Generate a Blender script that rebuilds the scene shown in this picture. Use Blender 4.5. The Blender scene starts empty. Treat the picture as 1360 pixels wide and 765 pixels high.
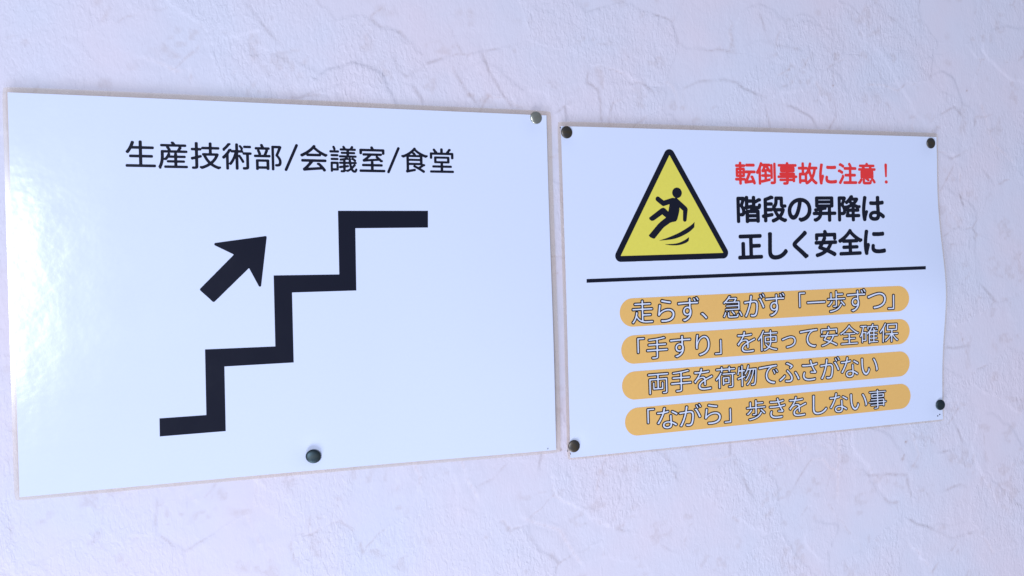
import bpy, math, random
import numpy as np
from mathutils import Matrix, Vector

random.seed(7)
rng = np.random.default_rng(11)
scene = bpy.context.scene
COL = scene.collection

# ------------------------------------------------------------------ camera
# wall plane: x along the wall, z up, y = 0 at the sheets; the camera stands at y < 0
FPX = 1069.1                                   # focal length in photograph pixels (1360 wide)
YAW, PITCH, ROLL = 0.3050, -0.0147, -0.0303
CAM = np.array([-0.2584, -0.6710, -0.1366])
_f = np.array([math.sin(YAW)*math.cos(PITCH), math.cos(YAW)*math.cos(PITCH), math.sin(PITCH)])
_r = np.array([math.cos(YAW), -math.sin(YAW), 0.0])
_u = np.cross(_r, _f)
CR = math.cos(ROLL)*_r + math.sin(ROLL)*_u
CU = -math.sin(ROLL)*_r + math.cos(ROLL)*_u
CF = _f
cam_data = bpy.data.cameras.new('camera')
cam_data.sensor_width = 36.0
cam_data.lens = 36.0*FPX/1360.0
cam_data.clip_start = 0.01
cam_data.clip_end = 50.0
cam = bpy.data.objects.new('camera', cam_data)
COL.objects.link(cam)
m = Matrix.Identity(4)
for i in range(3):
    m[i][0], m[i][1], m[i][2], m[i][3] = CR[i], CU[i], -CF[i], CAM[i]
cam.matrix_world = m
scene.camera = cam

# ------------------------------------------------------------------ light
world = bpy.data.worlds.new('World')
scene.world = world
world.use_nodes = True
bg = world.node_tree.nodes['Background']
bg.inputs['Color'].default_value = (0.66, 0.76, 1.0, 1)
bg.inputs['Strength'].default_value = 0.32

def area(name, loc, target, sx, sy, power, color):
    l = bpy.data.lights.new(name, 'AREA')
    l.shape = 'RECTANGLE'; l.size = sx; l.size_y = sy
    l.energy = power; l.color = color
    o = bpy.data.objects.new(name, l)
    COL.objects.link(o)
    o.location = loc
    o.rotation_euler = (Vector(target)-Vector(loc)).to_track_quat('-Z', 'Y').to_euler()
    return o
# the window behind the photographer: its reflection is the glare on the stairs sheet
area('window_light', (-1.46, -3.0, -0.14), (-0.1, 0, -0.15), 0.50, 0.72, 57, (0.73, 0.82, 1.0))
# added lamp, low left: rakes the plaster relief and brightens the lower wall
area('low_rake_light', (-0.75, -0.95, -1.95), (0.05, 0, -0.1), 1.1, 0.6, 31, (0.76, 0.83, 1.0))

scene.view_settings.view_transform = 'Standard'
scene.view_settings.look = 'None'
scene.view_settings.exposure = 0.11
scene.view_settings.gamma = 1.0
scene.view_settings.use_curve_mapping = False

# ------------------------------------------------------------------ pixels to positions
def unproj(px, py, y=0.0):
    """point where the ray of a photograph pixel meets the plane at depth y"""
    px = np.asarray(px, float); py = np.asarray(py, float)
    d = CF[None, :] + ((px.ravel()-680)[:, None]*CR - (py.ravel()-382.5)[:, None]*CU)/FPX
    t = (np.asarray(y)-CAM[1])/d[:, 1]
    P = CAM + t[:, None]*d
    return P

class Sheet:
    """a laminated sheet on the wall: local frame x right, z up from its upper left film corner"""
    def __init__(self, tl, rot, bend):
        self.tl = np.array(tl); self.c, self.s = math.cos(rot), math.sin(rot)
        self.bend = bend
        self.base = self.to_wall(np.array([[0, -0.303]]))[0]
    def to_wall(self, uv):
        return np.stack([self.tl[0]+self.c*uv[:, 0]-self.s*uv[:, 1],
                         self.tl[1]+self.s*uv[:, 0]+self.c*uv[:, 1]], -1)
    def to_local(self, xz):
        d = xz-self.tl
        return np.stack([self.c*d[:, 0]+self.s*d[:, 1], -self.s*d[:, 0]+self.c*d[:, 1]], -1)
    def px(self, pts):
        pts = np.atleast_2d(np.asarray(pts, float))
        off = np.zeros(len(pts))
        for _ in range(6):
            P = unproj(pts[:, 0], pts[:, 1], -off)
            uv = self.to_local(P[:, [0, 2]])
            off = self.bend(uv[:, 0], uv[:, 1])
        return uv
    def place(self, uv, lift):
        """local points to positions relative to the sheet's base corner"""
        off = self.bend(uv[:, 0], uv[:, 1])+lift
        w = self.to_wall(uv)
        return np.stack([w[:, 0]-self.base[0], -off, w[:, 1]-self.base[1]], -1)

FW, FH = 0.426, 0.303
def sstep(a, b, x):
    t = np.clip((x-a)/(b-a), 0, 1)
    return t*t*(3-2*t)
def bend_left(u, v):
    d = -v
    o = 0.0008*np.sin(u*11+0.6)*np.cos(d*9)
    o = o + 0.0048*sstep(0.26, FW, u)*sstep(0.03, 0.24, d)       # free lower right corner stands off
    o = o + 0.0010*sstep(0.16, 0.0, u)*sstep(0.10, 0.30, d)
    return o
def bend_right(u, v):
    d = -v
    w = np.exp(-((d-0.165)/0.055)**2)
    o = 0.0076*w*sstep(0.27, FW, u)**1.3
    o = o - 0.0006*np.exp(-((d-0.06)/0.03)**2)*sstep(0.33, FW, u)
    o = o + 0.0014*np.exp(-((d-0.15)/0.09)**2)*sstep(0.10, 0.0, u)
    o = o + 0.0005*np.sin(u*14)*np.sin(d*10)
    return o
def dimples(f, pins):
    return lambda u, v: f(u, v)-sum(0.0008*np.exp(-((u-a)**2+(v-b)**2)/0.009**2) for a, b in pins)
bend_left = dimples(bend_left, [(0.412, -0.0085), (0.2095, -0.284)])
bend_right = dimples(bend_right, [(0.0105, -0.0105), (0.4155, -0.0115), (0.4185, -0.285), (0.0075, -0.290)])
_rot = -0.0085
_c, _s = math.cos(_rot), math.sin(_rot)
LEFT = Sheet((-0.0054-_c*FW, 0.0090-_s*FW), _rot, bend_left)
RIGHT = Sheet((0.0, 0.0), 0.0, bend_right)

# ------------------------------------------------------------------ object helpers
def empty(name, loc):
    o = bpy.data.objects.new(name, None)
    o.empty_display_size = 0.02
    COL.objects.link(o)
    o.location = loc
    return o
def tag(o, label, cat=None, group=None, kind=None):
    o['label'] = label
    if cat: o['category'] = cat
    if group: o['group'] = group
    if kind: o['kind'] = kind
    return o
def obj(name, verts, faces, mat, parent=None, smooth=True):
    me = bpy.data.meshes.new(name)
    verts = np.asarray(verts, np.float32)
    if isinstance(faces, np.ndarray):
        n, k = faces.shape
        me.vertices.add(len(verts)); me.vertices.foreach_set('co', verts.ravel())
        me.loops.add(n*k); me.loops.foreach_set('vertex_index', faces.astype(np.int32).ravel())
        me.polygons.add(n)
        me.polygons.foreach_set('loop_start', np.arange(0, n*k, k, dtype=np.int32))
        me.update(calc_edges=True); me.validate()
    else:
        me.from_pydata(verts.tolist(), [], faces); me.update()
    if smooth:
        me.polygons.foreach_set('use_smooth', np.ones(len(me.polygons), bool)); me.update()
    me.materials.append(mat)
    o = bpy.data.objects.new(name, me)
    COL.objects.link(o)
    o.parent = parent
    return o

# ------------------------------------------------------------------ materials
def new_mat(name):
    mt = bpy.data.materials.new(name); mt.use_nodes = True
    return mt, mt.node_tree.nodes, mt.node_tree.links, mt.node_tree.nodes['Principled BSDF']
def laminated(name, col, rough=0.6, vary=0.02):
    """ink or paper under the glossy laminate: diffuse print with a slightly uneven clear coat"""
    mt, N, L, P = new_mat(name)
    tc = N.new('ShaderNodeTexCoord')
    n1 = N.new('ShaderNodeTexNoise'); n1.inputs['Scale'].default_value = 420; n1.inputs['Detail'].default_value = 3
    L.new(tc.outputs['Object'], n1.inputs['Vector'])
    mr = N.new('ShaderNodeMapRange'); mr.inputs['To Min'].default_value = 1-vary; mr.inputs['To Max'].default_value = 1+vary
    L.new(n1.outputs['Fac'], mr.inputs['Value'])
    mx = N.new('ShaderNodeMix'); mx.data_type = 'RGBA'; mx.blend_type = 'MULTIPLY'; mx.inputs['Factor'].default_value = 1
    mx.inputs['A'].default_value = (*col, 1); L.new(mr.outputs['Result'], mx.inputs['B'])
    L.new(mx.outputs['Result'], P.inputs['Base Color'])
    P.inputs['Roughness'].default_value = rough
    P.inputs['Specular IOR Level'].default_value = 0.1
    P.inputs['Coat Weight'].default_value = 1.0
    ns = N.new('ShaderNodeTexNoise'); ns.inputs['Scale'].default_value = 22; ns.inputs['Detail'].default_value = 6; ns.inputs['Roughness'].default_value = 0.65
    L.new(tc.outputs['Object'], ns.inputs['Vector'])
    rs_ = N.new('ShaderNodeMapRange'); rs_.inputs['From Min'].default_value = 0.3; rs_.inputs['From Max'].default_value = 0.7
    rs_.inputs['To Min'].default_value = 0.12; rs_.inputs['To Max'].default_value = 0.19      # handled, faintly smeared laminate
    L.new(ns.outputs['Fac'], rs_.inputs['Value']); L.new(rs_.outputs['Result'], P.inputs['Coat Roughness'])
    P.inputs['Coat IOR'].default_value = 1.42
    nb = N.new('ShaderNodeTexNoise'); nb.inputs['Scale'].default_value = 34; nb.inputs['Detail'].default_value = 3.5
    nb.inputs['Roughness'].default_value = 0.6
    L.new(tc.outputs['Object'], nb.inputs['Vector'])
    b = N.new('ShaderNodeBump'); b.inputs['Strength'].default_value = 1.0; b.inputs['Distance'].default_value = 0.0003
    L.new(nb.outputs['Fac'], b.inputs['Height'])
    L.new(b.outputs['Normal'], P.inputs['Coat Normal'])
    return mt
M_PAPER = laminated('white_paper', (0.775, 0.812, 0.97), vary=0.012)
M_BLACK = laminated('black_ink', (0.0012, 0.002, 0.013), vary=0.12)
M_RED = laminated('red_ink', (0.90, 0.040, 0.036), vary=0.04)
M_YELLOW = laminated('yellow_ink', (0.88, 0.75, 0.105), vary=0.05)
M_ORANGE = laminated('orange_ink', (0.93, 0.525, 0.150), vary=0.05)
M_WHITE = laminated('white_ink', (0.80, 0.82, 0.93), vary=0.01)

def film_material():
    mt, N, L, P = new_mat('clear_film')
    out = N['Material Output']
    tr = N.new('ShaderNodeBsdfTransparent'); tr.inputs['Color'].default_value = (0.995, 0.966, 0.920, 1)
    d2 = N.new('ShaderNodeBsdfDiffuse'); d2.inputs['Color'].default_value = (0.92, 0.84, 0.82, 1)
    gl = N.new('ShaderNodeBsdfGlossy'); gl.inputs['Roughness'].default_value = 0.15
    lw = N.new('ShaderNodeLayerWeight'); lw.inputs['Blend'].default_value = 0.5
    pw = N.new('ShaderNodeMath'); pw.operation = 'POWER'; pw.inputs[1].default_value = 5
    L.new(lw.outputs['Facing'], pw.inputs[0])
    fr = N.new('ShaderNodeMath'); fr.operation = 'MULTIPLY_ADD'; fr.inputs[1].default_value = 0.96; fr.inputs[2].default_value = 0.04
    L.new(pw.outputs[0], fr.inputs[0])
    tc = N.new('ShaderNodeTexCoord')
    nz = N.new('ShaderNodeTexNoise'); nz.inputs['Scale'].default_value = 60; nz.inputs['Detail'].default_value = 4
    L.new(tc.outputs['Object'], nz.inputs['Vector'])
    mr = N.new('ShaderNodeMapRange'); mr.inputs['From Min'].default_value = 0.3; mr.inputs['From Max'].default_value = 0.75
    mr.inputs['To Min'].default_value = 0.03; mr.inputs['To Max'].default_value = 0.13
    L.new(nz.outputs['Fac'], mr.inputs['Value'])
    m1 = N.new('ShaderNodeMixShader'); L.new(mr.outputs['Result'], m1.inputs['Fac'])
    L.new(tr.outputs[0], m1.inputs[1]); L.new(d2.outputs[0], m1.inputs[2])
    m2 = N.new('ShaderNodeMixShader'); L.new(fr.outputs[0], m2.inputs['Fac'])
    L.new(m1.outputs[0], m2.inputs[1]); L.new(gl.outputs[0], m2.inputs[2])
    L.new(m2.outputs[0], out.inputs['Surface'])
    return mt
M_FILM = film_material()

def tack_material(name, col, rough, rust):
    mt, N, L, P = new_mat(name)
    tc = N.new('ShaderNodeTexCoord')
    nz = N.new('ShaderNodeTexNoise'); nz.inputs['Scale'].default_value = 260; nz.inputs['Detail'].default_value = 5
    L.new(tc.outputs['Object'], nz.inputs['Vector'])
    mx = N.new('ShaderNodeMix'); mx.data_type = 'RGBA'
    mx.inputs['A'].default_value = (*col, 1); mx.inputs['B'].default_value = (*rust, 1)
    mr = N.new('ShaderNodeMapRange'); mr.inputs['From Min'].default_value = 0.42; mr.inputs['From Max'].default_value = 0.7
    L.new(nz.outputs['Fac'], mr.inputs['Value']); L.new(mr.outputs['Result'], mx.inputs['Factor'])
    L.new(mx.outputs['Result'], P.inputs['Base Color'])
    P.inputs['Metallic'].default_value = 1.0
    r2 = N.new('ShaderNodeMapRange'); r2.inputs['To Min'].default_value = rough-0.08; r2.inputs['To Max'].default_value = rough+0.1
    L.new(nz.outputs['Fac'], r2.inputs['Value']); L.new(r2.outputs['Result'], P.inputs['Roughness'])
    return mt
M_TACK_DARK = tack_material('dark_reflection_bronze', (0.125, 0.112, 0.100), 0.42, (0.160, 0.118, 0.070))  # bronze tone, with the dark room's reflection put into the base colour
M_TACK_GREEN = tack_material('dark_reflection_steel', (0.055, 0.080, 0.090), 0.46, (0.080, 0.095, 0.090))  # dark base colour stands in for the dim surroundings the metal mirrors
M_TACK_BRIGHT = tack_material('dull_nickel', (0.52, 0.51, 0.43), 0.34, (0.44, 0.42, 0.33))

def wall_material():
    mt, N, L, P = new_mat('plaster')
    tc = N.new('ShaderNodeTexCoord')
    at = N.new('ShaderNodeAttribute'); at.attribute_name = 'stain'
    ar = N.new('ShaderNodeAttribute'); ar.attribute_name = 'grain'
    n1 = N.new('ShaderNodeTexNoise'); n1.inputs['Scale'].default_value = 9; n1.inputs['Detail'].default_value = 5
    L.new(tc.outputs['Object'], n1.inputs['Vector'])
    c1 = N.new('ShaderNodeMix'); c1.data_type = 'RGBA'
    c1.inputs['A'].default_value = (0.81, 0.712, 0.775, 1); c1.inputs['B'].default_value = (0.755, 0.725, 0.81, 1)
    mr = N.new('ShaderNodeMapRange'); mr.inputs['From Min'].default_value = 0.35; mr.inputs['From Max'].default_value = 0.65
    L.new(n1.outputs['Fac'], mr.inputs['Value']); L.new(mr.outputs['Result'], c1.inputs['Factor'])
    n2 = N.new('ShaderNodeTexNoise'); n2.inputs['Scale'].default_value = 260; n2.inputs['Detail'].default_value = 3
    L.new(tc.outputs['Object'], n2.inputs['Vector'])
    mul = N.new('ShaderNodeMath'); mul.operation = 'MULTIPLY'
    m2 = N.new('ShaderNodeMapRange'); m2.inputs['From Min'].default_value = 0.3; m2.inputs['From Max'].default_value = 0.6
    m2.inputs['To Min'].default_value = 0.25
    L.new(n2.outputs['Fac'], m2.inputs['Value'])
    L.new(m2.outputs['Result'], mul.inputs[0]); L.new(at.outputs['Fac'], mul.inputs[1])
    c2 = N.new('ShaderNodeMix'); c2.data_type = 'RGBA'
    c2.inputs['B'].default_value = (0.50, 0.36, 0.32, 1)
    L.new(mul.outputs[0], c2.inputs['Factor']); L.new(c1.outputs['Result'], c2.inputs['A'])
    L.new(c2.outputs['Result'], P.inputs['Base Color'])
    P.inputs['Roughness'].default_value = 0.62
    P.inputs['Specular IOR Level'].default_value = 0.35
    # fine drawn-out grain of the trowelled plaster
    mp = N.new('ShaderNodeMapping'); mp.inputs['Scale'].default_value = (400, 400, 190)
    L.new(tc.outputs['Object'], mp.inputs['Vector'])
    g = N.new('ShaderNodeTexNoise'); g.inputs['Scale'].default_value = 1.0; g.inputs['Detail'].default_value = 3; g.inputs['Distortion'].default_value = 0.6
    L.new(mp.outputs[0], g.inputs['Vector'])
    gm = N.new('ShaderNodeMath'); gm.operation = 'MULTIPLY'
    L.new(g.outputs['Fac'], gm.inputs[0]); L.new(ar.outputs['Fac'], gm.inputs[1])
    b = N.new('ShaderNodeBump'); b.inputs['Strength'].default_value = 1.0; b.inputs['Distance'].default_value = 0.0010
    L.new(gm.outputs[0], b.inputs['Height'])
    L.new(b.outputs['Normal'], P.inputs['Normal'])
    return mt
M_WALL = wall_material()

# ------------------------------------------------------------------ wall: trowelled plaster as a height field
def vnoise(X, Z, sx, sz, seed):
    """smooth value noise with cell size sx, sz (metres)"""
    r = np.random.default_rng(seed).random((257, 257))
    gx = X/sx+500.3; gz = Z/sz+500.7
    ix = np.floor(gx).astype(int); iz = np.floor(gz).astype(int)
    fx = gx-ix; fz = gz-iz
    fx = fx*fx*(3-2*fx); fz = fz*fz*(3-2*fz)
    a = r[ix % 257, iz % 257]; b = r[(ix+1) % 257, iz % 257]
    c = r[ix % 257, (iz+1) % 257]; d = r[(ix+1) % 257, (iz+1) % 257]
    return (a*(1-fx)+b*fx)*(1-fz)+(c*(1-fx)+d*fx)*fz

def seg_dist(X, Z, p, q):
    d = q-p; L2 = max(float(d@d), 1e-12)
    t = np.clip(((X-p[0])*d[0]+(Z-p[1])*d[1])/L2, 0, 1)
    ex = X-(p[0]+t*d[0]); ez = Z-(p[1]+t*d[1])
    side = d[0]*(Z-p[1])-d[1]*(X-p[0])
    return np.hypot(ex, ez), np.sign(side)

# edges of plaster strokes traced on the photograph: zoom origin, zoom factor, polylines
RIDGES = [
    ((400, 70), 3.09, [[(385, 20), (400, 65), (435, 92), (450, 75), (520, 45), (575, 22)],
                       [(745, 5), (755, 30), (770, 75), (800, 120), (830, 180), (855, 220)],
                       [(-40, 195), (0, 185), (40, 165), (75, 155)],
                       [(1175, 80), (1170, 115), (1215, 150), (1225, 200), (1230, 275)],
                       [(1055, 240), (1085, 215), (1090, 255)], [(625, 60), (640, 95), (680, 155), (720, 205)],
                       [(1265, 255), (1275, 205), (1320, 190)], [(470, 140), (495, 180), (500, 200)]]),
    ((840, 70), 3.022, [[(0, 120), (40, 118), (90, 160)],
                        [(90, 125), (140, 120), (180, 165), (195, 205), (220, 225), (240, 265), (252, 285)],
                        [(205, 190), (210, 140), (260, 110), (370, 105), (420, 115), (450, 140), (540, 180)],
                        [(715, 10), (690, 50), (650, 95), (640, 120), (610, 140)],
                        [(610, 205), (640, 215), (700, 245), (725, 265), (740, 297)],
                        [(815, 0), (808, 130), (820, 230), (810, 270), (790, 305)],
                        [(940, 130), (1010, 132), (1065, 152), (1090, 130)],
                        [(1240, 245), (1290, 218), (1340, 265)], [(1130, 255), (1120, 290), (1128, 318)],
                        [(590, 90), (630, 65)]]),
    ((1190, 155), 7.65, [[(540, 400), (570, 415), (640, 390), (720, 352)],
                         [(600, 430), (640, 510), (660, 600), (655, 710)]]),
    ((1200, 240), 4.78, [[(300, 410), (380, 405)], [(360, 90), (375, 150)]]),
    ((1220, 70), 1.275, [[(45, 500), (60, 503), (80, 498)], [(60, 620), (75, 660)]]),
    ((70, 560), 3.163, [[(290, 330), (340, 290), (380, 275)], [(505, 268), (550, 295), (590, 325)], [(635, 318), (665, 285), (680, 265)]]),
    ((480, 560), 3.238, [[(235, 195), (255, 240), (245, 275)], [(425, 170), (455, 240), (495, 310)],
                         [(1300, 125), (1320, 170), (1345, 225)], [(1015, 290), (1030, 200), (1050, 160)],
                         [(150, 300), (160, 280)], [(760, 190), (770, 150)]]),
    ((880, 560), 3.317, [[(535, 70), (560, 95), (600, 115), (670, 130)],
                         [(550, 345), (600, 250), (660, 170), (710, 170), (740, 210), (775, 225)],
                         [(775, 50), (775, 330)], [(910, 242), (1000, 232), (1080, 242), (1092, 340)],
                         [(1110, 80), (1132, 150), (1100, 215)], [(1250, 298), (1310, 272), (1340, 285)],
                         [(1240, 132), (1285, 122)], [(195, 100), (195, 172), (260, 165), (295, 155), (297, 105)],
                         [(310, 150), (340, 220), (390, 320)], [(5, 130), (30, 175), (62, 248)]]),
    ((690, 190), 2.07, [[(83, 40), (104, 34)], [(95, 360), (108, 355)], [(90, 612), (130, 606)]]),
    ((60, 70), 4.0, [[(540, 40), (620, 60), (690, 95), (740, 90)], [(1120, 20), (1150, 70), (1190, 110)], [(770, 110), (775, 160)]]),
    # the same plaster goes on above, below and beside
    ((0, 0), 1.0, [[(330, 10), (360, 45), (375, 60)], [(1010, 20), (1022, 55), (1060, 66)], [(1305, 140), (1318, 190), (1345, 215)],
                   [(330, 690), (345, 722)], [(700, 690), (742, 705), (770, 745)], [(1210, 690), (1262, 715), (1290, 708)]]),
]

def build_wall():
    step = 0.0015
    xs = np.concatenate([np.linspace(-2.2, -0.78, 24)[:-1], np.arange(-0.78, 0.80, step), np.linspace(0.80, 2.4, 26)])
    zs = np.concatenate([np.linspace(-1.6, -0.60, 18)[:-1], np.arange(-0.60, 0.30, step), np.linspace(0.30, 1.4, 20)])
    X, Z = np.meshgrid(xs, zs, indexing='ij')
    wx = X+0.010*(vnoise(X, Z, .03, .03, 1)-.5)+0.004*(vnoise(X, Z, .008, .008, 2)-.5)
    wz = Z+0.010*(vnoise(X, Z, .03, .03, 3)-.5)+0.004*(vnoise(X, Z, .008, .008, 4)-.5)
    h = np.zeros_like(X); grain = np.full_like(X, 0.5); stain = np.zeros_like(X)
    for k in range(170):                                   # overlapping trowel strokes
        cx, cz = rng.uniform(-1.0, 1.1), rng.uniform(-0.75, 0.45)
        a = rng.uniform(0, math.pi); L, B = rng.uniform(.03, .10), rng.uniform(.015, .05)
        sel = (np.abs(xs-cx) < .12).nonzero()[0]; sez = (np.abs(zs-cz) < .12).nonzero()[0]
        if len(sel) < 2 or len(sez) < 2: continue
        s = np.s_[sel[0]:sel[-1]+1, sez[0]:sez[-1]+1]
        dx, dz = wx[s]-cx, wz[s]-cz
        p, q = dx*math.cos(a)+dz*math.sin(a), -dx*math.sin(a)+dz*math.cos(a)
        e = ((np.abs(p)/L)**2.6+(np.abs(q)/B)**2.6)**(1/2.6)
        w = sstep(1.0, 0.965, e)*sstep(-1.0, 0.5, p/L)      # feathered at the start of the stroke
        hh = rng.uniform(-.0001, .00055)+rng.uniform(-.004, .004)*p+rng.uniform(-.004, .004)*q
        h[s] = h[s]*(1-w)+(0.5*h[s]+hh)*w
        g = rng.choice([0.10, 0.25, 0.75, 1.0]); grain[s] = grain[s]*(1-w)+g*w
    # broken edges where one coat stops against the next
    r2 = np.random.default_rng(23)
    d1 = np.full(X.shape, 9.0); d2 = np.full(X.shape, 9.0); cell = np.zeros(X.shape, int)
    cells = [(gx+r2.uniform(-.03, .03), gz+r2.uniform(-.03, .03)) for gx in np.arange(-.85, .90, .062) for gz in np.arange(-.66, .36, .058)]
    for i, (cx, cz) in enumerate(cells):
        d = np.hypot((wx-cx)*0.9, wz-cz)
        n1 = d < d1
        d2 = np.where(n1, d1, np.minimum(d2, d)); cell = np.where(n1, i, cell); d1 = np.where(n1, d, d1)
    edge = (d2-d1)/2
    off = r2.uniform(-.00026, .00026, len(cells)); rough = r2.choice([0.08, 0.2, 0.6, 1.0], len(cells))
    brk = sstep(.42, .66, vnoise(X, Z, .028, .028, 31))
    fade = sstep(.0, .0011, edge)
    h += off[cell]*brk*fade*(0.35+0.65*np.exp(-edge/.010))
    grain = grain*0.45+0.55*(rough[cell]*fade+0.4*(1-fade))
    thin = sstep(.45, .7, vnoise(X, Z, .011, .011, 33))
    stain = np.maximum(stain, brk*thin*.34*np.exp(-(edge/.0008)**2))
    h -= 0.00012*brk*thin*np.exp(-(edge/.0010)**2)
    # traced stroke edges
    for (ox, oz), k, lines in RIDGES:
        for ln in lines:
            a = np.array(ln, float)/k+[ox, oz]
            P = unproj(a[:, 0], a[:, 1], 0.003)[:, [0, 2]]
            lo, hi = P.min(0)-.03, P.max(0)+.03
            i0, i1 = np.searchsorted(xs, [lo[0], hi[0]]); j0, j1 = np.searchsorted(zs, [lo[1], hi[1]])
            s = np.s_[i0:i1, j0:j1]
            if h[s].size == 0: continue
            jx, jz = X[s]+0.3*(wx[s]-X[s]), Z[s]+0.3*(wz[s]-Z[s])
            best = np.full(jx.shape, 9.0); sd = np.ones(jx.shape)
            for i in range(len(P)-1):
                d, sg = seg_dist(jx, jz, P[i], P[i+1])
                sd = np.where(d < best, sg, sd); best = np.minimum(best, d)
            amp = rng.uniform(.00026, .00048)*rng.choice([-1, 1])
            brk = sstep(.25, .55, vnoise(X[s], Z[s], .012, .012, 40+len(ln)))*.7+.3
            h[s] += amp*brk*np.exp(-best/.0042)*np.tanh(sd*best/.0008)
            stain[s] = np.maximum(stain[s], brk*.30*np.exp(-(best/.0010)**2)+.05*brk*np.exp(-best/.006))
    h += 0.0006*(vnoise(X, Z, .07, .07, 5)-.5)+0.00028*(vnoise(X, Z, .008, .014, 6)-.5)*(0.3+grain)
    h += 0.00016*(vnoise(X, Z, .0042, .007, 8)-.5)*grain
    stain = np.clip(stain+0.22*sstep(.66, .85, vnoise(X, Z, .018, .014, 12))*sstep(.45, .7, vnoise(X, Z, .005, .005, 13)), 0, 1)
    for (px, py, r) in [(1199.5, 609.7, .0016), (1204, 587, .0013), (1201, 605, .0010), (745.5, 597.5, .0011), (1048, 92, .0012), (1107, 113.5, .0011), (1285, 120, .001)]:
        c = unproj([px], [py], .003)[0]                    # old pin holes and specks
        stain = np.maximum(stain, 1.2*np.exp(-((X-c[0])**2+(Z-c[2])**2)/r**2))
    nx, nz = X.shape
    V = np.stack([X, 0.0038-h, Z], -1).reshape(-1, 3)
    idx = np.arange(nx*nz).reshape(nx, nz)
    F = np.stack([idx[:-1, :-1], idx[1:, :-1], idx[1:, 1:], idx[:-1, 1:]], -1).reshape(-1, 4)
    o = obj('wall', V, F, M_WALL)
    for nm, arr in (('stain', stain), ('grain', grain)):
        at = o.data.attributes.new(nm, 'FLOAT', 'POINT'); at.data.foreach_set('value', arr.ravel().astype(np.float32))
    tag(o, 'pale lavender trowelled plaster wall behind the two sheets', kind='structure')
    return o
build_wall()

# ------------------------------------------------------------------ flat print from distance fields
def edt(mask, R):
    """distance in cells to the nearest True cell, capped near R"""
    n, k = mask.shape
    big = R+2
    d = np.where(mask, 0, big).astype(np.float32)
    for i in range(1, n): np.minimum(d[i], d[i-1]+1, out=d[i])
    for i in range(n-2, -1, -1): np.minimum(d[i], d[i+1]+1, out=d[i])
    d2 = d*d
    out = d2.copy()
    for s in range(1, R+1):
        np.minimum(out[:, s:], d2[:, :-s]+s*s, out=out[:, s:])
        np.minimum(out[:, :-s], d2[:, s:]+s*s, out=out[:, :-s])
    return np.sqrt(out)

def fill_poly(pts, GX, GY):
    ins = np.zeros(GX.shape, bool)
    n = len(pts)
    for i in range(n):
        (x0, y0), (x1, y1) = pts[i], pts[(i+1) % n]
        if y0 == y1: continue
        c = (GY >= min(y0, y1)) & (GY < max(y0, y1))
        ins ^= c & (GX < x0+(GY-y0)*(x1-x0)/(y1-y0))
    return ins

def contour_mesh(F, x0, y0, dx, dy):
    """filled marching squares of F > 0 on a grid indexed [ix, iy]; returns points and triangles"""
    nx, ny = F.shape
    ins = F > 0
    node = np.arange(nx*ny).reshape(nx, ny)
    gx, gy = np.meshgrid(np.arange(nx)*dx+x0, np.arange(ny)*dy+y0, indexing='ij')
    he = nx*ny+np.arange((nx-1)*ny).reshape(nx-1, ny)
    ve = nx*ny+(nx-1)*ny+np.arange(nx*(ny-1)).reshape(nx, ny-1)
    def cr(a, b):
        d = a-b; d = np.where(np.abs(d) < 1e-12, 1e-12, d)
        return np.clip(a/d, 0.001, 0.999)
    th = cr(F[:-1], F[1:]); tv = cr(F[:, :-1], F[:, 1:])
    PX = np.concatenate([gx.ravel(), (gx[:-1]+th*dx).ravel(), gx[:, :-1].ravel()])
    PY = np.concatenate([gy.ravel(), gy[:-1].ravel(), (gy[:, :-1]+tv*dy).ravel()])
    ids = [node[:-1, :-1], he[:, :-1], node[1:, :-1], ve[1:, :], node[1:, 1:], he[:, 1:], node[:-1, 1:], ve[:-1, :]]
    cn = [ins[:-1, :-1], ins[1:, :-1], ins[1:, 1:], ins[:-1, 1:]]
    code = cn[0]*1+cn[1]*2+cn[2]*4+cn[3]*8
    T = []
    for c in range(1, 16):
        sel = code == c
        if not sel.any(): continue
        bits = [(c >> i) & 1 for i in range(4)]
        ring = []
        for i in range(4):
            if bits[i]: ring.append(2*i)
            if bits[i] != bits[(i+1) % 4]: ring.append(2*i+1)
        for i in range(1, len(ring)-1):
            T.append(np.stack([ids[ring[0]][sel], ids[ring[i]][sel], ids[ring[i+1]][sel]], -1))
    T = np.concatenate(T)
    used, inv = np.unique(T, return_inverse=True)
    return np.stack([PX[used], PY[used]], -1), inv.reshape(-1, 3)

def join(parts):
    V, T, n = [], [], 0
    for v, t in parts:
        V.append(v); T.append(t+n); n += len(v)
    return np.concatenate(V), np.concatenate(T)

def print_obj(name, sheet, geo, lift, mat, parent):
    v, t = geo
    return obj(name, sheet.place(v, lift), t, mat, parent)

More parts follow.
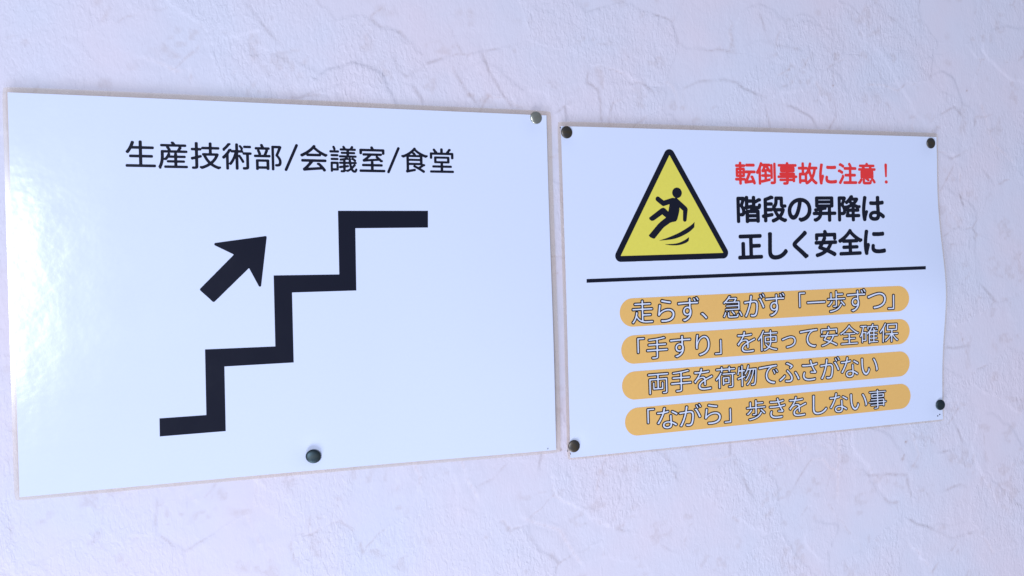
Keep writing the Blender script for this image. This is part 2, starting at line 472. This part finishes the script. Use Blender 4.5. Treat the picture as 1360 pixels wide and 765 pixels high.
# glyphs of the built-in font, their strokes rounded off
RES = 300
_glyph = {}
_fc = bpy.data.curves.new('glyph', 'FONT'); _fo = bpy.data.objects.new('glyph', _fc); COL.objects.link(_fo)
def _text_mesh(ch):
    _fc.body = ch
    dg = bpy.context.evaluated_depsgraph_get(); dg.update()
    ev = _fo.evaluated_get(dg); me = ev.to_mesh(); me.calc_loop_triangles()
    v = np.empty(len(me.vertices)*3); me.vertices.foreach_get('co', v)
    t = np.empty(len(me.loop_triangles)*3, np.int32); me.loop_triangles.foreach_get('vertices', t)
    ev.to_mesh_clear()
    return v.reshape(-1, 3)[:, :2], t.reshape(-1, 3)
_fc.resolution_u = 6
_w1 = _text_mesh('\u4e00')[0]; _w2 = _text_mesh('\u4e00\u4e00')[0]
ADV = _w2[:, 0].max()-_w1[:, 0].max()
PAD = 0.16
def glyph_field(ch, r=0.027):
    if ch in _glyph: return _glyph[ch]
    v, t = _text_mesh(ch)
    v = v/ADV
    if '\u3041' <= ch <= '\u309f' and ch not in 'っ':             # kana drawn large in the body
        v = (v-[0.5, 0.37])*[1.09, 1.10]+[0.5, 0.37]
    n = int((1+2*PAD)*RES)
    mask = np.zeros((n, n), bool)
    y0 = -0.12-PAD
    q = (v-[-PAD, y0])*RES-0.5
    for tri in t:
        p = q[tri]
        lo = np.maximum(np.floor(p.min(0)).astype(int), 0); hi = np.minimum(np.ceil(p.max(0)).astype(int)+1, n)
        if (hi <= lo).any(): continue
        gx, gy = np.meshgrid(np.arange(lo[0], hi[0]), np.arange(lo[1], hi[1]), indexing='ij')
        e = [(p[(i+1) % 3, 0]-p[i, 0])*(gy-p[i, 1])-(p[(i+1) % 3, 1]-p[i, 1])*(gx-p[i, 0]) for i in range(3)]
        e = np.array(e)
        mask[lo[0]:hi[0], lo[1]:hi[1]] |= (e >= -1e-6).all(0) | (e <= 1e-6).all(0)
    din = edt(~mask, 16)/RES
    core = din > r
    nb = din.copy()                                # plus the spine of strokes thinner than that
    for a in (-1, 0, 1):
        for b in (-1, 0, 1): nb = np.maximum(nb, np.roll(np.roll(din, a, 0), b, 1))
    core |= (din > 0.010) & (din >= nb-0.35/RES)
    D = edt(core, 34)/RES-r                        # < 0 in the rounded glyph
    k = 3
    n3 = n//k*k
    D = D[:n3, :n3].reshape(n3//k, k, n3//k, k).mean((1, 3))
    _glyph[ch] = (D, -PAD+0.5*k/RES, y0+0.5*k/RES, k/RES)
    return _glyph[ch]
def ink(ch, extra):
    D, x0, y0, d = glyph_field(ch)
    i = np.nonzero((D < extra).any(1))[0]; j = np.nonzero((D < extra).any(0))[0]
    return x0+i[0]*d, x0+i[-1]*d, y0+j[0]*d, y0+j[-1]*d

def text_geo(sheet, text, left, right, ref, levels, ends=None):
    """text fitted between two ink edges (pixels); ref = (index, x, top y, bottom y) fixes height and baseline,
    a second ref its slope.  levels: stroke growths in em, first one is the inked outline"""
    n = len(text); a, b = ends or (0, n-1)
    ex = levels[0]
    e0 = ink(text[a], ex); e1 = ink(text[b], ex)
    xl = sheet.px([left])[0, 0]; xr = sheet.px([right])[0, 0]
    sx = (xr-xl)/((b+e1[1])-(a+e0[0])); x0 = xl-sx*(a+e0[0])
    ss, bs, us = [], [], []
    for (i, x, yt, yb) in ref:
        t, bo = sheet.px([(x, yt), (x, yb)])[:, 1]
        e = ink(text[i], ex); s = (t-bo)/(e[3]-e[2])
        ss.append(s); bs.append(bo-s*e[2]); us.append(x0+sx*(i+.5))
    sy = float(np.mean(ss))
    bs = [sheet.px([(x, yb)])[0, 1]-sy*(ink(text[i], ex)[2]) for (i, x, yt, yb) in ref]
    slope = (bs[-1]-bs[0])/(us[-1]-us[0]) if len(ref) > 1 else 0.0
    out = []
    for ex in levels:
        parts = []
        for i, ch in enumerate(text):
            D, gx, gy, d = glyph_field(ch)
            v, t = contour_mesh(ex-D, x0+sx*(i+gx), 0, sx*d, sy*d)
            v[:, 1] += sy*gy+bs[0]+slope*(v[:, 0]-us[0])
            parts.append((v, t))
        out.append(join(parts))
    return out

def shape_geo(sheet, polys=(), capsules=(), ellipses=(), grow=0.0, open_r=0.0, d=0.00035):
    """print shape: pixel polygons, capsules (p, q, r0, r1) and ellipses united on a fine grid, then rounded"""
    P = [sheet.px(p) for p in polys]
    allp = list(P)
    C = []
    for (p, q, r0, r1) in capsules:
        a = sheet.px([p, q]); C.append((a[0], a[1], r0, r1)); allp.append(a-max(r0, r1)); allp.append(a+max(r0, r1))
    E = []
    for (c, rx, ry) in ellipses:
        a = sheet.px([c, (c[0]+rx, c[1]), (c[0], c[1]-ry)]); rx, ry = a[1, 0]-a[0, 0], a[2, 1]-a[0, 1]
        E.append((a[0], rx, ry)); allp.append(a[:1]-max(rx, ry)); allp.append(a[:1]+max(rx, ry))
    A = np.concatenate(allp); lo, hi = A.min(0)-grow-4*d, A.max(0)+grow+4*d
    k = 3; f = d/k
    n = (np.ceil((hi-lo)/d).astype(int)+1)*k
    gx, gy = np.meshgrid(lo[0]+np.arange(n[0])*f, lo[1]+np.arange(n[1])*f, indexing='ij')
    m = np.zeros(gx.shape, bool)
    for p in P: m |= fill_poly(p, gx, gy)
    for (a, b, r0, r1) in C:
        dd = b-a; t = np.clip(((gx-a[0])*dd[0]+(gy-a[1])*dd[1])/(dd@dd), 0, 1)
        m |= np.hypot(gx-a[0]-t*dd[0], gy-a[1]-t*dd[1]) < r0+(r1-r0)*t
    for (c, rx, ry) in E: m |= ((gx-c[0])/rx)**2+((gy-c[1])/ry)**2 < 1
    if open_r > 0:
        m = edt(~m, int(open_r/f)+4)*f > open_r
    R = int((grow+open_r)/f)+8
    D = edt(m, R)*f-(grow+open_r)
    if grow+open_r == 0:
        D = np.where(m, 0.5*f-edt(~m, 8)*f, D-0.5*f)
    D = D.reshape(n[0]//k, k, n[1]//k, k).mean((1, 3))
    return contour_mesh(-D, lo[0]+f, lo[1]+f, d, d)

def poly_geo(pts, cut=0.006):
    """a straight-edged print polygon, cut into small faces so that it follows the bent sheet"""
    import bmesh
    bm = bmesh.new()
    bm.faces.new([bm.verts.new((p[0], p[1], 0)) for p in pts])
    bmesh.ops.triangulate(bm, faces=bm.faces[:])
    lo, hi = np.min(pts, 0), np.max(pts, 0)
    for ax in (0, 1):
        c = lo[ax]+cut
        while c < hi[ax]:
            no = (1, 0, 0) if ax == 0 else (0, 1, 0)
            co = (c, 0, 0) if ax == 0 else (0, c, 0)
            bmesh.ops.bisect_plane(bm, geom=bm.verts[:]+bm.edges[:]+bm.faces[:], plane_co=co, plane_no=no)
            c += cut
    bmesh.ops.triangulate(bm, faces=bm.faces[:])
    bm.verts.index_update()
    v = np.array([x.co[:2] for x in bm.verts]); t = np.array([[x.index for x in f.verts] for f in bm.faces])
    p = v[t]; a = (p[:, 1, 0]-p[:, 0, 0])*(p[:, 2, 1]-p[:, 0, 1])-(p[:, 1, 1]-p[:, 0, 1])*(p[:, 2, 0]-p[:, 0, 0])
    t[a < 0] = t[a < 0][:, ::-1]
    bm.free()
    return v, t

def slab(name, sheet, u0, u1, v0, v1, front, back, mat, parent, n=(110, 80), rad=0.0):
    """thin bent sheet with both faces and its edge"""
    us, vs = np.linspace(u0, u1, n[0]), np.linspace(v0, v1, n[1])
    U, Vv = np.meshgrid(us, vs, indexing='ij')
    if rad > 0:                                            # rounded corners
        cu, cv = (u0+u1)/2, (v0+v1)/2; hu, hv = (u1-u0)/2, (v1-v0)/2
        au, av = np.abs(U-cu)/hu, np.abs(Vv-cv)/hv
        k = rad*0.29*(np.minimum(au, av)/np.maximum(np.maximum(au, av), 1e-9))**40
        U = U-np.sign(U-cu)*k*au; Vv = Vv-np.sign(Vv-cv)*k*av
    uv = np.stack([U.ravel(), Vv.ravel()], -1)
    A, B = sheet.place(uv, front), sheet.place(uv, back)
    N = len(A); idx = np.arange(N).reshape(n)
    q = np.stack([idx[:-1, :-1], idx[1:, :-1], idx[1:, 1:], idx[:-1, 1:]], -1).reshape(-1, 4)
    M2 = 2*N
    ring = np.concatenate([idx[:, 0], idx[-1, 1:], idx[-2::-1, -1], idx[0, -2:0:-1]])
    r2 = np.roll(ring, -1)
    k = np.arange(len(ring)); k2 = np.roll(k, -1); K = len(ring)
    side = np.stack([k, k+K, k2+K, k2], -1)+M2                # own vertices: the rim stays sharp
    return obj(name, np.concatenate([A, B, A[ring], B[ring]]), np.concatenate([q, q[:, ::-1]+N, side]), mat, parent)

INK = 0.00010       # each print layer lies this far above the one below

# ------------------------------------------------------------------ sheet with the staircase
def base_loc(sheet): return (float(sheet.base[0]), 0.0, float(sheet.base[1]))
ls = tag(empty('stair_direction_sign', base_loc(LEFT)),
         'laminated white sheet with black staircase and arrow, pinned to the plaster wall', 'sign', 'laminated sheets pinned to the wall')
slab('laminate_film', LEFT, 0, FW, -FH, 0, -0.0003, -0.0006, M_FILM, ls, rad=0.003)
slab('paper', LEFT, 0.0035, FW-0.0046, -FH+0.0028, -0.0042, 0.0, -0.00025, M_PAPER, ls)
parts = []
for txt, l, r, ref in [
    ('生産技術部', (166.3, 205), (373.8, 208), [(0, 186, 186.8, 221.8)]),
    ('会議室', (398.9, 210), (511.4, 211), [(0, 416.5, 192.9, 227.6)]),
    ('食堂', (533, 212), (602.5, 213), [(0, 550, 196.2, 229.3)])]:
    parts.append(text_geo(LEFT, txt, l, r, ref, [0.013])[0])
for p, q in (((379.9, 225.4), (393.8, 193.2)), ((516.0, 228.4), (529.0, 197.2))):
    parts.append(shape_geo(LEFT, capsules=[(p, q, .00115, .00115)]))
print_obj('lettering', LEFT, join(parts), INK, M_BLACK, ls)['label'] = 'black line of Japanese lettering above the staircase'
st = np.array([(49, 665), (189, 655), (185, 459), (395, 450), (390, 238), (586, 235), (582, 45), (851, 45), (851, 95), (634, 97),
               (637, 283), (445, 289), (450, 498), (243, 510), (247, 703), (50, 719)], float)/2.249+[190, 260]
st_uv = LEFT.px(st)[::-1]
print_obj('staircase_pictogram', LEFT, poly_geo(st_uv), INK, M_BLACK, ls)['label'] = 'thick black zigzag line of a staircase'
ar = np.array([(657, 92), (140, 163), (352, 265), (32, 588), (166, 709), (492, 390), (600, 590)], float)/6.955+[260, 300]
print_obj('arrow', LEFT, shape_geo(LEFT, polys=[ar], open_r=0.0010), INK, M_BLACK, ls)['label'] = 'black arrow pointing up the staircase'

# ------------------------------------------------------------------ warning sheet
rs = tag(empty('fall_warning_sign', base_loc(RIGHT)),
         'laminated white sheet with yellow warning triangle and orange caption bars, pinned to the plaster wall', 'sign', 'laminated sheets pinned to the wall')
slab('laminate_film', RIGHT, 0, FW, -FH, 0, -0.0003, -0.0006, M_FILM, rs, rad=0.003)
slab('paper', RIGHT, 0.0030, FW-0.0022, -FH+0.0021, -0.0044, 0.0, -0.00025, M_PAPER, rs)

tri = [(889.0, 205.9), (824.2, 340.0), (960.5, 335.8)]
wt = print_obj('warning_triangle', RIGHT, shape_geo(RIGHT, polys=[tri], grow=0.0055), INK, M_BLACK, rs)
wt['label'] = 'black rounded border of the warning triangle'
tuv = RIGHT.px(tri)
yf = print_obj('triangle_field', RIGHT, poly_geo(tuv), 2*INK, M_YELLOW, wt)
yf['label'] = 'yellow field of the warning triangle'
def fz(pts): return [(840+x/6.955, 230+y/6.955) for x, y in pts]
def spline(pts, n=8):
    """closed Catmull-Rom curve; a doubled point stays sharp"""
    P = np.array(pts, float); out = []
    for i in range(len(P)):
        a, b, c, d = P[i-1], P[i], P[(i+1) % len(P)], P[(i+2) % len(P)]
        if np.allclose(b, c): continue
        for t in np.linspace(0, 1, n, endpoint=False):
            out.append(0.5*((2*b)+(-a+c)*t+(2*a-5*b+4*c-d)*t*t+(-a+3*b-3*c+d)*t**3))
    return [tuple(p) for p in out]
mmz = 1/6.955/1380.0            # one zoom pixel in metres on this sheet
body = [(368, 229), (395, 233), (425, 255), (432, 335), (426, 370), (412, 425), (400, 444), (370, 450), (356, 448),
        (318, 404), (332, 352), (342, 292), (340, 240)]
thigh = [(152, 414), (262, 328), (284, 320), (300, 328), (330, 358), (330, 400), (310, 410), (274, 380), (196, 436), (176, 440), (160, 430)]
shank = [(150, 576), (238, 470), (262, 448), (318, 404), (372, 448), (345, 458), (292, 496), (276, 512), (203, 603), (190, 603), (165, 592)]
fig = shape_geo(RIGHT, polys=[fz(body), fz(thigh), fz(shank)],
    capsules=[(*fz([(233, 239), (284, 280)]), 21*mmz, 22*mmz), (*fz([(284, 280), (370, 252)]), 22*mmz, 22*mmz),
              (*fz([(398, 254), (482, 330)]), 24*mmz, 23*mmz), (*fz([(487, 336), (482, 430)]), 22*mmz, 17*mmz)],
    ellipses=[(fz([(410, 182)])[0], 43/6.955, 47/6.955)], grow=0.00015, open_r=0.00035, d=0.00022)
print_obj('slipping_figure', RIGHT, fig, 3*INK, M_BLACK, wt)['label'] = 'black figure falling backwards'
sw1 = spline([(240, 624), (240, 624), (330, 594), (430, 550), (510, 502), (555, 468), (572, 448), (572, 448), (570, 500), (570, 500), (520, 545), (440, 588), (360, 612)])
sw2 = spline([(292, 657), (292, 657), (400, 650), (470, 625), (522, 590), (522, 590), (518, 625), (518, 625), (490, 645), (430, 664), (360, 667)])
for s in (sw1, sw2):
    print_obj('skid_mark', RIGHT, shape_geo(RIGHT, polys=[fz(s)], d=0.00020), 3*INK, M_BLACK, wt)

red = text_geo(RIGHT, '転倒事故に注意', (976, 230), (1162.8, 230), [(0, 989, 214.7, 245.3), (6, 1151, 216.4, 245.0)], [0.030], ends=(0, 6))[0]
red = join([red, shape_geo(RIGHT, capsules=[((1176.2, 219.3), (1176.6, 234.0), .00170, .00115)], ellipses=[((1177.0, 241.7), 2.0, 2.2)], d=0.00025)])
print_obj('lettering', RIGHT, red, INK, M_RED, rs)['label'] = 'red line of Japanese lettering beside the triangle'
b1 = text_geo(RIGHT, '階段の昇降は', (978.4, 278), (1174.6, 276), [(0, 994, 260.1, 296.4), (4, 1128, 259.4, 294)], [0.034])[0]
print_obj('lettering', RIGHT, b1, INK, M_BLACK, rs)['label'] = 'black line of lettering under the red line'
b2 = text_geo(RIGHT, '正しく安全に', (980, 327), (1176, 322), [(0, 996, 310, 344.1), (4, 1129.5, 305.5, 339)], [0.034])[0]
print_obj('lettering', RIGHT, b2, INK, M_BLACK, rs)['label'] = 'black line of lettering above the divider line'
dv = RIGHT.px([(779, 370.6), (779, 375.6), (1229.5, 357.8), (1229.5, 353.4)])
print_obj('divider_line', RIGHT, poly_geo(dv), INK, M_BLACK, rs)['label'] = 'long black line across the sheet'

BARS = [
    ((823, 415), (1207.4, 397), (840, 396.0, 434.0), (1192, 380.0, 413.7), '走らず、急がず「一歩ずつ」', (838.1, 414), (1188.4, 399),
     [(0, 852.5, 398.6, 430.3), (11, 1164, 387.2, 410.8)], 'orange caption bar right below the divider line'),
    ((825, 464), (1208.0, 441), (843, 445.3, 483.0), (1193, 424.0, 457.6), '「手すり」を使って安全確保', (845.1, 461), (1193.6, 442),
     [(1, 874.5, 446.4, 477.0), (12, 1182, 428.0, 455.4)], 'orange caption bar second below the divider line'),
    ((826, 512), (1208.0, 484), (842, 493.3, 530.8), (1193, 467.0, 500.3), '両手を荷物でふさがない', (859.4, 509), (1166.5, 485),
     [(0, 873, 493.3, 524.1), (9, 1130, 474.5, 502)], 'orange caption bar third below the divider line'),
    ((830, 560), (1209.3, 526), (846, 541.3, 578.6), (1195, 510.0, 543.2), '「ながら」歩きをしない事', (858.4, 556), (1177.7, 529),
     [(1, 887, 541, 570), (11, 1166, 515.3, 543.5)], 'orange caption bar lowest on the sheet'),
]
for (pl, pr, le, re, txt, tl, tr_, ref, lab) in BARS:
    xl, xr = RIGHT.px([pl])[0, 0], RIGHT.px([pr])[0, 0]
    a = RIGHT.px([(le[0], le[1]), (le[0], le[2]), (re[0], re[1]), (re[0], re[2])])
    yl, yr = (a[0, 1]+a[1, 1])/2, (a[2, 1]+a[3, 1])/2
    hgt = ((a[0, 1]-a[1, 1])+(a[2, 1]-a[3, 1]))/2; r = hgt/2
    sl = (yr-yl)/(a[2, 0]-a[0, 0])
    pts = []
    for k in range(25):
        th = math.pi/2+math.pi*k/24; pts.append((xl+r+r*math.cos(th), yl+r*math.sin(th)))
    for k in range(25):
        th = -math.pi/2+math.pi*k/24; pts.append((xr-r+r*math.cos(th), yl+sl*(xr-xl)+r*math.sin(th)))
    bar = print_obj('caption_bar', RIGHT, poly_geo(pts), INK, M_ORANGE, rs)
    bar['label'] = lab
    g = text_geo(RIGHT, txt, tl, tr_, ref, [0.038, -0.009])
    print_obj('lettering_outline', RIGHT, g[0], 2*INK, M_BLACK, bar)
    print_obj('lettering', RIGHT, g[1], 3*INK, M_WHITE, bar)['label'] = 'white outlined Japanese lettering on the bar'

bpy.data.objects.remove(_fo); bpy.data.curves.remove(_fc)

# creased and pierced corners
M_HOLE = laminated('pierced_hole', (0.10, 0.09, 0.12))
for sheet, root, holes in ((LEFT, ls, [(727.6, 595.8)]), (RIGHT, rs, [(753.5, 599.0), (757.6, 602.6), (1245.4, 552.4), (1248, 550.5), (744.2, 169.5)])):
    for (x, y) in holes:
        c = sheet.px([(x, y)])[0]; ph = random.uniform(0, 3); rr = random.uniform(.0005, .0008)
        pts = [(c[0]+rr*math.cos(a+ph)*(1+.6*math.cos(2*a)), c[1]+1.3*rr*math.sin(a+ph)) for a in np.linspace(0, 2*math.pi, 9)[:-1]]
        print_obj('pin_hole', sheet, (np.array(pts), np.array([[0, i, i+1] for i in range(1, 7)])), INK, M_HOLE, root)

# ------------------------------------------------------------------ thumbtacks
def lathe(profile, n=40):
    V, F = [], []
    for r, y in profile:
        for k in range(n):
            a = 2*math.pi*k/n; V.append((r*math.cos(a), y, r*math.sin(a)))
    for j in range(len(profile)-1):
        for k in range(n):
            a, b = j*n+k, j*n+(k+1) % n
            F.append((a, b, b+n, a+n))
    top = len(V); V.append((0, profile[-1][1]-1e-5, 0)); j = (len(profile)-1)*n
    for k in range(n): F.append((j+k, j+(k+1) % n, top))
    return V, F
R0 = 0.0055
dome = [(0.0046, -0.00002), (0.0052, -0.0001), (R0, -0.00035), (R0, -0.00065)]
for k in range(1, 10):
    a = k/10*math.pi/2
    dome.append((R0*math.cos(a)**0.8, -0.00065-0.0012*math.sin(a)))
dome.append((0.0004, -0.00186))
NV, NF = lathe([(0.0005, -0.0002), (0.0005, 0.007), (0.0001, 0.0092)], 12)
TACKS = [
    (LEFT, (711.6, 156.5), M_TACK_BRIGHT, 'shiny nickel thumbtack in the upper corner of the staircase sheet', 0.0),
    (LEFT, (416.0, 605.5), M_TACK_GREEN, 'dark thumbtack at the bottom edge of the staircase sheet', 0.0012),
    (RIGHT, (752.2, 175.8), M_TACK_DARK, 'dark bronze thumbtack in the upper corner of the warning sheet beside the staircase sheet', 0.0),
    (RIGHT, (1235.6, 190.3), M_TACK_DARK, 'dark bronze thumbtack in the upper corner of the warning sheet away from the staircase sheet', 0.0),
    (RIGHT, (1247.7, 537.5), M_TACK_GREEN, 'dark thumbtack in the lower corner of the warning sheet away from the staircase sheet', 0.0006),
    (RIGHT, (761.8, 592.3), M_TACK_DARK, 'dark bronze thumbtack in the lower corner of the warning sheet beside the staircase sheet', 0.0003),
]
DV, DF = lathe(dome)
for i, (sheet, p, mat, lab, out) in enumerate(TACKS):
    uv = sheet.px([p])
    P = sheet.place(uv, 0.0002+out)[0]+np.array(base_loc(sheet))
    t = tag(empty('thumbtack', tuple(float(x) for x in P)), lab, 'thumbtack', 'thumbtacks holding the sheets')
    obj('cap', DV, DF, mat, t); obj('needle', NV, NF, mat, t)
    if i == 1: t.scale = (1.12, 1.25, 1.0)
    t.rotation_euler = (random.uniform(-.05, .05), 0.3*i, random.uniform(-.06, .06))
